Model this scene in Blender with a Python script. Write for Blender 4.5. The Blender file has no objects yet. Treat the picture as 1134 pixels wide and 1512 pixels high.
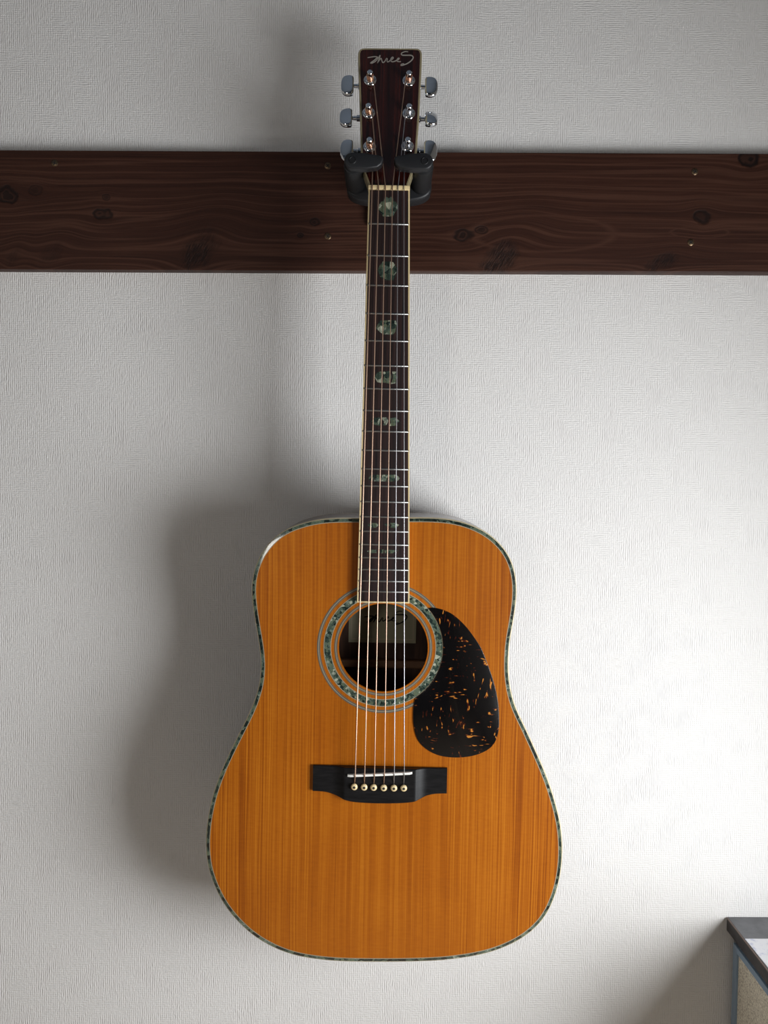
import bpy, bmesh, math, random
from mathutils import Vector, Matrix

# ------------------------------------------------------------------ camera, world, lights, exposure
S = bpy.context.scene
COL = S.collection
D = 1.000            # camera to wall (m); the wall face is y = 0, x to the right, z up, floor z = 0
H = 1.270            # camera height
F = 1136.0           # focal length in pixels of the 1134 x 1512 frame
PITCH = math.radians(3.0)
ROLL = math.radians(0.27)

cam = bpy.data.cameras.new('camera')
cam.sensor_fit = 'VERTICAL'
cam.sensor_height = 36.0
cam.lens = 36.0 * F / 1512.0
cam.clip_start = 0.01
camo = bpy.data.objects.new('camera', cam)
COL.objects.link(camo)
CAMPOS = Vector((0.0, -D, H))
CR = Matrix.Rotation(math.radians(90) - PITCH, 3, 'X') @ Matrix.Rotation(ROLL, 3, 'Z')
camo.matrix_world = Matrix.Translation(CAMPOS) @ CR.to_4x4()
S.camera = camo

world = bpy.data.worlds.new('world')
S.world = world
world.use_nodes = True
world.node_tree.nodes['Background'].inputs[0].default_value = (0.62, 0.74, 0.95, 1)
world.node_tree.nodes['Background'].inputs[1].default_value = 1.0

ROOM_L, ROOM_R, ROOM_F, ROOM_H = -2.3, 0.83, -3.0, 2.4
# daylight entering by the window in the right-hand wall
WIN_Y0, WIN_Y1, WIN_Z0, WIN_Z1 = -1.17, -0.49, 0.58, 1.20
# weaker daylight entering by the small window in the wall behind the camera
HI_X0, HI_X1, HI_Z0, HI_Z1 = -1.36, -0.92, 1.08, 1.58


def area_light(name, loc, rot, sx, sy, power, colour):
    l = bpy.data.lights.new(name, 'AREA')
    l.shape = 'RECTANGLE'
    l.size, l.size_y = sx, sy
    l.energy = power
    l.color = colour
    o = bpy.data.objects.new(name, l)
    o.location = loc
    o.rotation_euler = rot
    COL.objects.link(o)
    return o


area_light('window_daylight', (ROOM_R + 0.01, (WIN_Y0 + WIN_Y1) / 2, (WIN_Z0 + WIN_Z1) / 2),
           (0, math.radians(90), 0), WIN_Z1 - WIN_Z0, WIN_Y1 - WIN_Y0, 27.0, (0.95, 0.975, 1.0))
area_light('small_window_daylight', ((HI_X0 + HI_X1) / 2, ROOM_F - 0.01, (HI_Z0 + HI_Z1) / 2),
           (math.radians(90), 0, 0), HI_X1 - HI_X0, HI_Z1 - HI_Z0, 7.0, (1.0, 0.93, 0.85))

S.view_settings.view_transform = 'Standard'
S.view_settings.look = 'None'
S.view_settings.exposure = -0.03
S.view_settings.gamma = 1.0
S.view_settings.use_curve_mapping = False


# ------------------------------------------------------------------ measuring helpers
def ray(px, py):
    return (CR @ Vector(((px - 567.0) / F, -(py - 756.0) / F, -1.0)))


def Wp(px, py, y):
    """point of the photograph on the plane at world depth y"""
    r = ray(px, py)
    return CAMPOS + r * ((y - CAMPOS.y) / r.y)


def Wz(px, py, z):
    r = ray(px, py)
    return CAMPOS + r * ((z - CAMPOS.z) / r.z)


# guitar frame: local x right, y into the wall, z up the neck; sound board at y = 0
LEAN, TURN = math.radians(0.2), math.radians(0.8)
_v = Vector((0, -math.sin(LEAN), math.cos(LEAN)))
_u = Vector((1, 0, 0))
GB = Vector((0, math.cos(LEAN), math.sin(LEAN)))
GU = _u * math.cos(TURN) - _v * math.sin(TURN)
GV = _v * math.cos(TURN) + _u * math.sin(TURN)
_p = Wp(561, 1143, -D + 0.866)
_r = ray(567, 1421)
GO = CAMPOS + _r * ((_p - CAMPOS).dot(GB) / _r.dot(GB))
GM = Matrix((( GU.x, GB.x, GV.x, GO.x), (GU.y, GB.y, GV.y, GO.y), (GU.z, GB.z, GV.z, GO.z), (0, 0, 0, 1)))


def G(px, py, w=0.0):
    """guitar-local (x, z) of a measured point lying w in front of the sound board"""
    r = ray(px, py)
    p0 = GO - GB * w
    p = CAMPOS + r * ((p0 - CAMPOS).dot(GB) / r.dot(GB)) - GO
    return (p.dot(GU), p.dot(GV))


FB = 0.0068                      # finger board surface above the sound board
NX, NZ = G(574.5, 278, FB)       # nut
HTILT = math.radians(13)
HM = Matrix.Translation((NX, -0.0045, NZ + 0.002)) @ Matrix.Rotation(-HTILT, 4, 'X')
HWM = GM @ HM
HO = HWM.translation.copy()
HU, HB, HV = (HWM.to_3x3() @ Vector(a) for a in ((1, 0, 0), (0, 1, 0), (0, 0, 1)))


def Hd(px, py, h=0.0):
    """head-local (x, z) of a measured point lying h in front of the head plate"""
    r = ray(px, py)
    p0 = HO - HB * h
    p = CAMPOS + r * ((p0 - CAMPOS).dot(HB) / r.dot(HB)) - HO
    return (p.dot(HU), p.dot(HV))


# ------------------------------------------------------------------ materials
def mat(name, col, rough=0.5, metal=0.0, coat=0.0, spec=0.5):
    m = bpy.data.materials.new(name)
    m.use_nodes = True
    b = m.node_tree.nodes['Principled BSDF']
    b.inputs['Base Color'].default_value = (*col, 1)
    b.inputs['Roughness'].default_value = rough
    b.inputs['Metallic'].default_value = metal
    b.inputs['Coat Weight'].default_value = coat
    b.inputs['Coat Roughness'].default_value = 0.06
    b.inputs['Specular IOR Level'].default_value = spec
    return m


class N:
    """small node-writing helper"""

    def __init__(s, m):
        s.t = m.node_tree
        s.b = s.t.nodes['Principled BSDF']

    def link(s, a, inp):
        if hasattr(a, 'is_linked') or isinstance(a, bpy.types.NodeSocket):
            s.t.links.new(a, inp)
        else:
            inp.default_value = a

    def math(s, op, a, b=0.0, c=0.0, clamp=False):
        n = s.t.nodes.new('ShaderNodeMath')
        n.operation = op
        n.use_clamp = clamp
        for i, v in enumerate((a, b, c)):
            s.link(v, n.inputs[i])
        return n.outputs[0]

    def pos(s):
        n = s.t.nodes.new('ShaderNodeTexCoord')
        q = s.t.nodes.new('ShaderNodeSeparateXYZ')
        s.t.links.new(n.outputs['Object'], q.inputs[0])
        return q.outputs[0], q.outputs[1], q.outputs[2]

    def vec(s, x, y, z):
        n = s.t.nodes.new('ShaderNodeCombineXYZ')
        for i, v in enumerate((x, y, z)):
            s.link(v, n.inputs[i])
        return n.outputs[0]

    def noise(s, v, scale=1.0, detail=2.0, rough=0.5, dist=0.0, out=0):
        n = s.t.nodes.new('ShaderNodeTexNoise')
        s.link(v, n.inputs['Vector'])
        n.inputs['Scale'].default_value = scale
        n.inputs['Detail'].default_value = detail
        n.inputs['Roughness'].default_value = rough
        n.inputs['Distortion'].default_value = dist
        return n.outputs[out]

    def voronoi(s, v, scale, out='Color', feature='F1'):
        n = s.t.nodes.new('ShaderNodeTexVoronoi')
        n.feature = feature
        s.link(v, n.inputs['Vector'])
        n.inputs['Scale'].default_value = scale
        return n.outputs[out]

    def ramp(s, f, stops, interp='LINEAR'):
        n = s.t.nodes.new('ShaderNodeValToRGB')
        n.color_ramp.interpolation = interp
        e = n.color_ramp.elements
        while len(e) < len(stops):
            e.new(0.5)
        for k, (p, c) in enumerate(stops):
            e[k].position = p
            e[k].color = (*c, 1) if len(c) == 3 else c
        s.link(f, n.inputs[0])
        return n.outputs[0]

    def mix(s, f, a, b, mode='MIX'):
        n = s.t.nodes.new('ShaderNodeMix')
        n.data_type = 'RGBA'
        n.blend_type = mode
        s.link(f, n.inputs[0])
        for v, i in ((a, 6), (b, 7)):
            s.link((*v, 1) if isinstance(v, tuple) and len(v) == 3 else v, n.inputs[i])
        return n.outputs[2]

    def bump(s, h, dist=1.0, strength=1.0):
        n = s.t.nodes.new('ShaderNodeBump')
        n.inputs['Strength'].default_value = strength
        n.inputs['Distance'].default_value = dist
        s.link(h, n.inputs['Height'])
        s.t.links.new(n.outputs[0], s.b.inputs['Normal'])

    def color(s, c):
        s.link(c, s.b.inputs['Base Color'])


M = {}


def wallpaper():
    m = mat('woven_wallpaper', (0.74, 0.71, 0.675), 0.75, spec=0.25)
    n = N(m)
    x, y, z = n.pos()
    wa = n.noise(n.vec(n.math('MULTIPLY', x, 90), 0.0, n.math('MULTIPLY', z, 40)), 1, 2)
    wb = n.noise(n.vec(n.math('MULTIPLY', x, 40), 3.0, n.math('MULTIPLY', z, 90)), 1, 2)
    P = 2 * math.pi / 0.0026
    a = n.math('SINE', n.math('ADD', n.math('MULTIPLY', x, P), n.math('MULTIPLY', wa, 9.0)))
    b = n.math('SINE', n.math('ADD', n.math('MULTIPLY', z, P), n.math('MULTIPLY', wb, 9.0)))
    fa = n.noise(n.vec(n.math('MULTIPLY', x, 500), 7.0, n.math('MULTIPLY', z, 170)), 1, 1)
    fb = n.noise(n.vec(n.math('MULTIPLY', x, 170), 8.0, n.math('MULTIPLY', z, 500)), 1, 1)
    c = n.noise(n.vec(n.math('MULTIPLY', x, 30), 9.0, n.math('MULTIPLY', z, 30)), 1, 2)
    pick = n.math('MULTIPLY_ADD', n.math('SUBTRACT', c, 0.47), 2.4, 0.55, clamp=True)
    ha = n.math('MULTIPLY_ADD', a, 0.22, fa)
    hb = n.math('MULTIPLY_ADD', b, 0.22, fb)
    h = n.math('ADD', n.math('MULTIPLY', ha, pick), n.math('MULTIPLY', hb, n.math('SUBTRACT', 1.0, pick)))
    hh = n.math('MULTIPLY', h, 0.00075)
    # the paper lifts a little beside its seam
    sx = Wp(660, 560, 0).x
    t = n.math('DIVIDE', n.math('SUBTRACT', x, sx), 0.05)
    ramp = n.math('MULTIPLY_ADD', t, 1.0, 1.0, clamp=True)
    below = n.math('LESS_THAN', x, sx)
    fade = n.math('MULTIPLY', n.math('MULTIPLY', ramp, ramp), below)
    low = n.math('LESS_THAN', z, Wp(660, 300, 0).z)
    hh = n.math('ADD', hh, n.math('MULTIPLY', n.math('MULTIPLY', fade, low), -0.00035))
    n.bump(hh, 1.0, 1.0)
    n.color(n.mix(n.math('MULTIPLY', h, 0.35), (0.76, 0.74, 0.715), (0.66, 0.645, 0.62)))
    return m


def spruce():
    m = mat('amber_spruce', (0.5, 0.2, 0.03), 0.36, coat=0.2, spec=0.25)
    n = N(m)
    x, y, z = n.pos()
    sx = n.math('ABSOLUTE', n.math('SUBTRACT', x, G(561, 1240)[0]))
    wav = n.math('MULTIPLY', n.noise(n.vec(n.math('MULTIPLY', x, 6), 0.0, n.math('MULTIPLY', z, 5)), 1, 1), 0.004)
    gx = n.math('ADD', sx, wav)
    fine = n.noise(n.vec(n.math('MULTIPLY', gx, 560), 0.0, n.math('MULTIPLY', z, 3.0)), 1, 2, 0.6)
    wide = n.noise(n.vec(n.math('MULTIPLY', gx, 70), 3.0, n.math('MULTIPLY', z, 1.6)), 1, 2)
    silk = n.noise(n.vec(n.math('MULTIPLY', x, 90), 7.0, n.math('MULTIPLY', z, 420)), 1, 2)
    blot = n.noise(n.vec(n.math('MULTIPLY', x, 12), 11.0, n.math('MULTIPLY', z, 9)), 1, 2)
    edge = n.math('MULTIPLY_ADD', sx, 3.4, 0.30, clamp=True)      # rings open out towards the edges
    f = n.math('MULTIPLY', n.math('SUBTRACT', fine, 0.5), n.math('MULTIPLY', edge, 2.9))
    f = n.math('ADD', f, n.math('MULTIPLY', n.math('SUBTRACT', wide, 0.5), 0.55))
    f = n.math('ADD', f, n.math('MULTIPLY', n.math('SUBTRACT', silk, 0.5), 0.30))
    f = n.math('ADD', f, n.math('MULTIPLY', n.math('SUBTRACT', blot, 0.5), 0.5))
    f = n.math('ADD', f, 0.5, clamp=True)
    n.color(n.ramp(f, [(0.0, (0.21, 0.046, 0.0012)), (0.5, (0.335, 0.090, 0.003)), (1.0, (0.45, 0.145, 0.008))]))
    return m


def streaked(name, c0, c1, sx, sz, rough, coat, spec=0.5, detail=3):
    m = mat(name, c0, rough, coat=coat, spec=spec)
    n = N(m)
    x, y, z = n.pos()
    f = n.noise(n.vec(n.math('MULTIPLY', x, sx), n.math('MULTIPLY', y, sx), n.math('MULTIPLY', z, sz)), 1, detail, 0.6)
    n.color(n.ramp(f, [(0.36, c0), (0.66, c1)]))
    return m


def abalone(name, scale, dark):
    m = mat(name, (0.2, 0.3, 0.25), 0.14, coat=1.0)
    n = N(m)
    x, y, z = n.pos()
    v = n.vec(x, 0.0, z)
    c = n.voronoi(v, scale)
    q = n.t.nodes.new('ShaderNodeSeparateColor')
    n.t.links.new(c, q.inputs[0])
    w = n.noise(v, scale * 2.2, 3, 0.7, 1.5)
    f = n.math('ADD', n.math('MULTIPLY', q.outputs[0], 0.62), n.math('MULTIPLY', w, 0.5))
    f = n.math('SUBTRACT', f, dark)
    n.color(n.ramp(f, [(0.16, (0.006, 0.007, 0.006)), (0.36, (0.020, 0.034, 0.027)), (0.52, (0.052, 0.075, 0.055)),
                       (0.64, (0.13, 0.15, 0.09)), (0.74, (0.040, 0.075, 0.066)), (0.88, (0.42, 0.43, 0.32))]))
    return m


def tortoise():
    m = mat('tortoiseshell', (0.004, 0.003, 0.003), 0.14, coat=0.2, spec=0.3)
    n = N(m)
    x, y, z = n.pos()
    a = n.noise(n.vec(n.math('MULTIPLY', x, 230), 0.0, n.math('MULTIPLY', z, 75)), 1, 1.5, 0.6, 0.8)
    b = n.noise(n.vec(n.math('MULTIPLY', x, 80), 4.0, n.math('MULTIPLY', z, 260)), 1, 1.5, 0.6, 0.8)
    c = n.noise(n.vec(n.math('MULTIPLY', x, 26), 8.0, n.math('MULTIPLY', z, 26)), 1, 1)
    k = n.math('MULTIPLY_ADD', n.math('SUBTRACT', c, 0.5), 6.0, 0.5, clamp=True)
    f = n.math('ADD', n.math('MULTIPLY', a, k), n.math('MULTIPLY', b, n.math('SUBTRACT', 1.0, k)))
    n.color(n.ramp(f, [(0.60, (0.0035, 0.003, 0.003)), (0.645, (0.06, 0.010, 0.004)), (0.67, (0.42, 0.16, 0.025))]))
    return m


BOARD_Y = -0.015


def stained_board():
    """dark stained softwood; the rings bend round the knots"""
    m = mat('stained_board', (0.05, 0.022, 0.014), 0.5, spec=0.22)
    n = N(m)
    x, y, z = n.pos()
    knots = [(10, 288, 17, 13, 1.0), (52, 281, 11, 8, .5), (157, 291, 6, 5, .7), (152, 316, 15, 9, 1.0),
             (465, 327, 8, 6, .9), (444, 347, 5, 4, 1.0), (684, 347, 17, 9, 1.0), (711, 339, 10, 6, .8),
             (1037, 321, 13, 11, 1.0), (1105, 234, 17, 13, 1.2)]
    sweeps = [(292, 372, 26, 30, .9), (738, 382, 26, 28, 1.0), (978, 388, 22, 14, .8), (75, 375, 16, 17, .35),
              (20, 378, 10, 14, .35)]
    rings = [(1033, 343, 42, 8), (800, 345, 105, 26)]
    zz = z
    masks = None
    wobble = n.noise(n.vec(n.math('MULTIPLY', x, 60), 0.0, n.math('MULTIPLY', z, 60)), 1, 2)
    streak = n.noise(n.vec(n.math('MULTIPLY', n.math('SUBTRACT', x, n.math('MULTIPLY', z, 0.55)), 420), 4.0, n.math('MULTIPLY', z, 90)), 1, 3, 0.7)
    streak = n.math('MULTIPLY_ADD', streak, 3.2, -1.0, clamp=True)
    for (px, py, rx, rz, s) in knots + sweeps:
        p = Wp(px, py, BOARD_Y)
        ax, az = rx / 1160.0, rz / 1160.0
        dx = n.math('DIVIDE', n.math('SUBTRACT', x, p.x), ax)
        dz = n.math('DIVIDE', n.math('SUBTRACT', z, p.z), az)
        is_sweep = (px, py, rx, rz, s) in sweeps
        if is_sweep:
            dx = n.math('MULTIPLY_ADD', dz, -0.55, dx)
        r2 = n.math('ADD', n.math('MULTIPLY', dx, dx), n.math('MULTIPLY', dz, dz))
        g = n.math('EXPONENT', n.math('MULTIPLY', r2, -0.28))
        zz = n.math('SUBTRACT', zz, n.math('MULTIPLY', n.math('MULTIPLY', g, dz), az * 0.75))
        rr = n.math('ADD', r2, n.math('MULTIPLY', n.math('SUBTRACT', wobble, 0.5), 2.2))
        if is_sweep:
            k = n.math('MULTIPLY', n.math('MULTIPLY_ADD', rr, -1.0, 1.2, clamp=True), n.math('MULTIPLY', streak, s * 1.3, clamp=True))
        else:
            ringed = n.math('MULTIPLY_ADD', n.math('SINE', n.math('MULTIPLY_ADD', n.math('SQRT', n.math('MAXIMUM', rr, 0.0)), 9.0, 1.2)), 0.25, 0.75)
            k = n.math('MULTIPLY', n.math('MULTIPLY_ADD', rr, -3.0, 3.4, clamp=True), n.math('MULTIPLY', ringed, s))
        masks = k if masks is None else n.math('MAXIMUM', masks, k)
    slow = n.noise(n.vec(n.math('MULTIPLY', x, 3.2), 0.0, n.math('MULTIPLY', zz, 9)), 1, 2)
    zg = n.math('ADD', zz, n.math('MULTIPLY', slow, 0.010))
    bands = n.noise(n.vec(n.math('MULTIPLY', x, 1.3), 2.0, n.math('MULTIPLY', zg, 150)), 1, 3, 0.65)
    fib = n.noise(n.vec(n.math('MULTIPLY', x, 14), 6.0, n.math('MULTIPLY', zg, 700)), 1, 2, 0.6)
    lines = n.math('ABSOLUTE', n.math('SUBTRACT', n.noise(n.vec(n.math('MULTIPLY', x, 1.6), 9.0, n.math('MULTIPLY', zg, 110)), 1, 1.5), 0.5))
    lines = n.math('MULTIPLY_ADD', lines, -17.0, 1.0, clamp=True)
    for (px, py, rx, rz) in rings:
        p = Wp(px, py, BOARD_Y)
        dx = n.math('DIVIDE', n.math('SUBTRACT', x, p.x), rx / 1160.0)
        dz = n.math('DIVIDE', n.math('SUBTRACT', z, p.z), rz / 1160.0)
        r = n.math('SQRT', n.math('ADD', n.math('MULTIPLY', dx, dx), n.math('MULTIPLY', dz, dz)))
        o = n.math('MULTIPLY_ADD', n.math('ABSOLUTE', n.math('SUBTRACT', r, 1.0)), -9.0, 1.0, clamp=True)
        lines = n.math('MAXIMUM', lines, n.math('MULTIPLY', o, 0.8))
    tone = n.math('ADD', n.math('MULTIPLY', bands, 0.6), n.math('MULTIPLY', fib, 0.4))
    c = n.ramp(tone, [(0.32, (0.019, 0.0058, 0.0032)), (0.50, (0.035, 0.0118, 0.0066)), (0.70, (0.056, 0.021, 0.0120))])
    c = n.mix(n.math('MULTIPLY', lines, 0.5), c, (0.085, 0.036, 0.022))
    c = n.mix(n.math('MULTIPLY', masks, 0.85, clamp=True), c, (0.007, 0.003, 0.0024))
    n.color(c)
    n.bump(n.math('ADD', n.math('MULTIPLY', tone, 0.0004), n.math('MULTIPLY', masks, -0.0004)), 1.0, 0.7)
    return m


M['wall'] = wallpaper()
M['plain_wall'] = mat('painted_plaster', (0.55, 0.53, 0.50), 0.8, spec=0.2)
M['blue_wall'] = mat('blue_grey_paint', (0.075, 0.095, 0.125), 0.8, spec=0.2)
M['ceiling'] = mat('ceiling_paper', (0.17, 0.20, 0.24), 0.85, spec=0.2)
M['floor'] = streaked('floor_boards', (0.40, 0.32, 0.24), (0.52, 0.42, 0.32), 25, 25, 0.45, 0.1)
M['frame'] = mat('window_frame_paint', (0.45, 0.45, 0.45), 0.45)
M['spruce'] = spruce()
M['board'] = stained_board()
M['rosewood_side'] = streaked('rosewood_side', (0.020, 0.007, 0.004), (0.065, 0.022, 0.012), 30, 30, 0.3, 0.4)
M['back'] = streaked('rosewood_back', (0.05, 0.022, 0.012), (0.12, 0.055, 0.03), 160, 6, 0.6, 0.0)
M['fret_wood'] = streaked('fingerboard_wood', (0.0075, 0.0045, 0.005), (0.032, 0.014, 0.012), 420, 9, 0.4, 0.0, 0.45)
M['head_wood'] = streaked('head_veneer', (0.007, 0.0018, 0.0015), (0.042, 0.0075, 0.0050), 330, 4, 0.25, 0.25, 0.35)
M['mahogany'] = streaked('mahogany', (0.06, 0.018, 0.008), (0.11, 0.036, 0.015), 150, 8, 0.3, 0.4)
M['ebony'] = streaked('ebony', (0.004, 0.004, 0.0045), (0.010, 0.0095, 0.010), 60, 500, 0.38, 0.0, 0.25)
M['ivory'] = mat('aged_cream_plastic', (0.70, 0.55, 0.30), 0.3, coat=0.3)
M['cream'] = mat('cream_binding', (0.56, 0.47, 0.30), 0.3, coat=0.4)
M['head_binding'] = mat('yellowed_head_binding', (0.27, 0.225, 0.13), 0.35, coat=0.2)
M['bone'] = mat('white_bone', (0.80, 0.79, 0.74), 0.35)
M['abalone'] = abalone('abalone', 330, 0.0)
M['abalone_edge'] = abalone('abalone_edge', 190, 0.08)
M['abalone_inlay'] = abalone('abalone_inlay', 190, -0.04)
M['line'] = mat('grey_rosette_line', (0.105, 0.098, 0.078), 0.35, coat=0.3)
M['white_line'] = mat('white_line', (0.30, 0.255, 0.18), 0.35, coat=0.3)
M['tortoise'] = tortoise()
M['chrome'] = mat('chrome', (0.80, 0.83, 0.87), 0.07, metal=1.0)
M['nickel'] = mat('nickel_fret', (0.30, 0.295, 0.285), 0.42, metal=1.0)
M['bronze'] = mat('bronze_string', (0.62, 0.42, 0.31), 0.40, metal=1.0)
M['copper'] = mat('copper_winding', (0.85, 0.45, 0.28), 0.35, metal=1.0)
M['steel'] = mat('steel_string', (0.58, 0.58, 0.60), 0.34, metal=1.0)
M['silver'] = mat('silver_lettering', (0.42, 0.38, 0.33), 0.35, metal=0.3)
M['ink'] = mat('dark_ink', (0.012, 0.011, 0.010), 0.8)
M['label'] = mat('label_paper', (0.50, 0.46, 0.30), 0.85)
M['label_line'] = mat('label_border_ink', (0.62, 0.52, 0.36), 0.85)
M['brace'] = mat('brace_wood', (0.26, 0.13, 0.065), 0.6)
M['rubber'] = mat('black_rubber', (0.006, 0.0062, 0.007), 0.55, spec=0.35)
M['plastic'] = mat('black_plastic', (0.011, 0.0115, 0.013), 0.45, spec=0.4)
M['screw'] = mat('bronze_screw', (0.17, 0.115, 0.07), 0.4, metal=1.0)
M['slot'] = mat('screw_recess', (0.012, 0.009, 0.007), 0.7)
M['worn_top'] = streaked('worn_grey_laminate', (0.11, 0.113, 0.122), (0.15, 0.153, 0.163), 60, 60, 0.4, 0.0)
M['edge'] = streaked('dark_table_edge', (0.028, 0.026, 0.028), (0.05, 0.046, 0.046), 40, 40, 0.5, 0.0)
M['edge_wear'] = mat('worn_brown_edge', (0.16, 0.115, 0.095), 0.6)
M['blue_metal'] = mat('blue_grey_metal', (0.24, 0.33, 0.43), 0.42, spec=0.5)
M['dark_gap'] = mat('dark_carcass', (0.03, 0.024, 0.022), 0.8)


def speckled():
    m = mat('mottled_beige', (0.4, 0.36, 0.28), 0.8)
    n = N(m)
    x, y, z = n.pos()
    a = n.noise(n.vec(x, y, z), 520, 2, 0.7)
    n.color(n.ramp(a, [(0.36, (0.42, 0.37, 0.29)), (0.50, (0.72, 0.66, 0.53)), (0.66, (0.86, 0.81, 0.68))]))
    n.bump(n.math('MULTIPLY', a, 0.0006), 1.0)
    return m


M['beige'] = speckled()


def printed_paper():
    m = mat('white_paper', (0.82, 0.82, 0.85), 0.7)
    n = N(m)
    x, y, z = n.pos()
    a = n.noise(n.vec(x, y, z), 130, 2, 0.6)
    n.color(n.ramp(a, [(0.52, (0.84, 0.84, 0.87)), (0.70, (0.60, 0.62, 0.74))]))
    return m


M['paper'] = printed_paper()


# ------------------------------------------------------------------ mesh helpers
def mesh_obj(name, bm, m, parent=None, matrix=None, smooth=False, angle=None):
    me = bpy.data.meshes.new(name)
    bmesh.ops.recalc_face_normals(bm, faces=bm.faces[:])
    if smooth:
        for f in bm.faces:
            f.smooth = True
        if angle is not None:
            lim = math.radians(angle)
            for e in bm.edges:
                if len(e.link_faces) == 2 and e.calc_face_angle(0) > lim:
                    e.smooth = False
    bm.to_mesh(me)
    bm.free()
    me.materials.append(m)
    o = bpy.data.objects.new(name, me)
    COL.objects.link(o)
    if parent is not None:
        o.parent = parent
    if matrix is not None:
        o.matrix_local = matrix
    return o


def tag(o, label, cat, group=None):
    o['label'] = label
    o['category'] = cat
    if group:
        o['group'] = group
    return o


def structure(o):
    o['kind'] = 'structure'
    return o


def box(bm, x0, x1, y0, y1, z0, z1, bevel=0.0, seg=2):
    r = bmesh.ops.create_cube(bm, size=1.0)
    vs = r['verts']
    for v in vs:
        v.co = Vector(((x0 + x1) / 2 + v.co.x * (x1 - x0), (y0 + y1) / 2 + v.co.y * (y1 - y0), (z0 + z1) / 2 + v.co.z * (z1 - z0)))
    if bevel > 0:
        es = list({e for v in vs for e in v.link_edges})
        bmesh.ops.bevel(bm, geom=es, offset=bevel, segments=seg, affect='EDGES', profile=0.5)
    return bm


def prism(pts, y0, y1, bevel=0.0, bm=None, seg=2):
    """outline in (x, z) extruded from y0 (front) to y1 (back); front edge bevelled"""
    bm = bm or bmesh.new()
    n = len(pts)
    if bevel > 0:
        rings = []
        for k in range(seg + 1):
            a = k / seg * math.pi / 2
            rings.append((offset(pts, bevel * (1 - math.sin(a))), y0 + bevel * (1 - math.cos(a))))
        rings.append((pts, y1))
    else:
        rings = [(pts, y0), (pts, y1)]
    vv = [[bm.verts.new((p[0], y, p[1])) for p in ps] for ps, y in rings]
    for a, b in zip(vv, vv[1:]):
        for i in range(n):
            bm.faces.new((a[i], a[(i + 1) % n], b[(i + 1) % n], b[i]))
    bm.faces.new(vv[0])
    bm.faces.new(vv[-1][::-1])
    return bm


def area2(pts):
    return sum(a[0] * b[1] - b[0] * a[1] for a, b in zip(pts, pts[1:] + pts[:1]))


def offset(pts, d):
    """move a closed outline inwards by d"""
    sgn = 1 if area2(pts) > 0 else -1
    out, n = [], len(pts)
    for i in range(n):
        a, p, b = pts[i - 1], pts[i], pts[(i + 1) % n]
        e1 = Vector((p[0] - a[0], p[1] - a[1]))
        e2 = Vector((b[0] - p[0], b[1] - p[1]))
        if e1.length < 1e-9 or e2.length < 1e-9:
            out.append(p)
            continue
        e1.normalize(); e2.normalize()
        t = e1 + e2
        if t.length < 1e-6:
            out.append(p)
            continue
        t.normalize()
        nrm = Vector((-t.y, t.x)) * sgn
        k = d / max(0.45, nrm.dot(Vector((-e1.y, e1.x)) * sgn))
        out.append((p[0] + nrm.x * k, p[1] + nrm.y * k))
    return out


def smooth_loop(pts, count):
    """closed Catmull-Rom through pts, resampled evenly"""
    n = len(pts)
    dense = []
    for i in range(n):
        p0, p1, p2, p3 = (Vector(pts[(i + k) % n]) for k in (-1, 0, 1, 2))
        for s in range(16):
            t = s / 16
            dense.append(0.5 * ((2 * p1) + (p2 - p0) * t + (2 * p0 - 5 * p1 + 4 * p2 - p3) * t * t + (3 * p1 - p0 - 3 * p2 + p3) * t ** 3))
    return even(dense, count, True)


def smooth_line(pts, per=8):
    n = len(pts)
    out = []
    V = [Vector(p) for p in pts]
    for i in range(n - 1):
        p0, p1, p2, p3 = V[max(i - 1, 0)], V[i], V[i + 1], V[min(i + 2, n - 1)]
        for s in range(per):
            t = s / per
            out.append(0.5 * ((2 * p1) + (p2 - p0) * t + (2 * p0 - 5 * p1 + 4 * p2 - p3) * t * t + (3 * p1 - p0 - 3 * p2 + p3) * t ** 3))
    out.append(V[-1])
    return out


def even(pts, count, closed):
    P = [Vector(p) for p in pts]
    if closed:
        P = P + [P[0]]
    L = [0.0]
    for a, b in zip(P, P[1:]):
        L.append(L[-1] + (b - a).length)
    m = count if closed else count - 1
    out, j = [], 0
    for k in range(count):
        s = L[-1] * k / m
        while j < len(L) - 2 and L[j + 1] < s:
            j += 1
        t = (s - L[j]) / max(L[j + 1] - L[j], 1e-12)
        out.append(tuple(P[j].lerp(P[j + 1], min(max(t, 0), 1))))
    return out


def soften(pts, times):
    n = len(pts)
    for _ in range(times):
        pts = [tuple((pts[i - 1][k] + 2 * pts[i][k] + pts[(i + 1) % n][k]) / 4 for k in (0, 1)) for i in range(n)]
    return pts


def band(loops, bm=None, closed=True):
    """loops: list of lists of 3-D points, bridged one to the next"""
    bm = bm or bmesh.new()
    vv = [[bm.verts.new(p) for p in l] for l in loops]
    n = len(vv[0])
    for a, b in zip(vv, vv[1:]):
        for i in range(n if closed else n - 1):
            j = (i + 1) % n
            bm.faces.new((a[i], a[j], b[j], b[i]))
    return bm, vv


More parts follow.
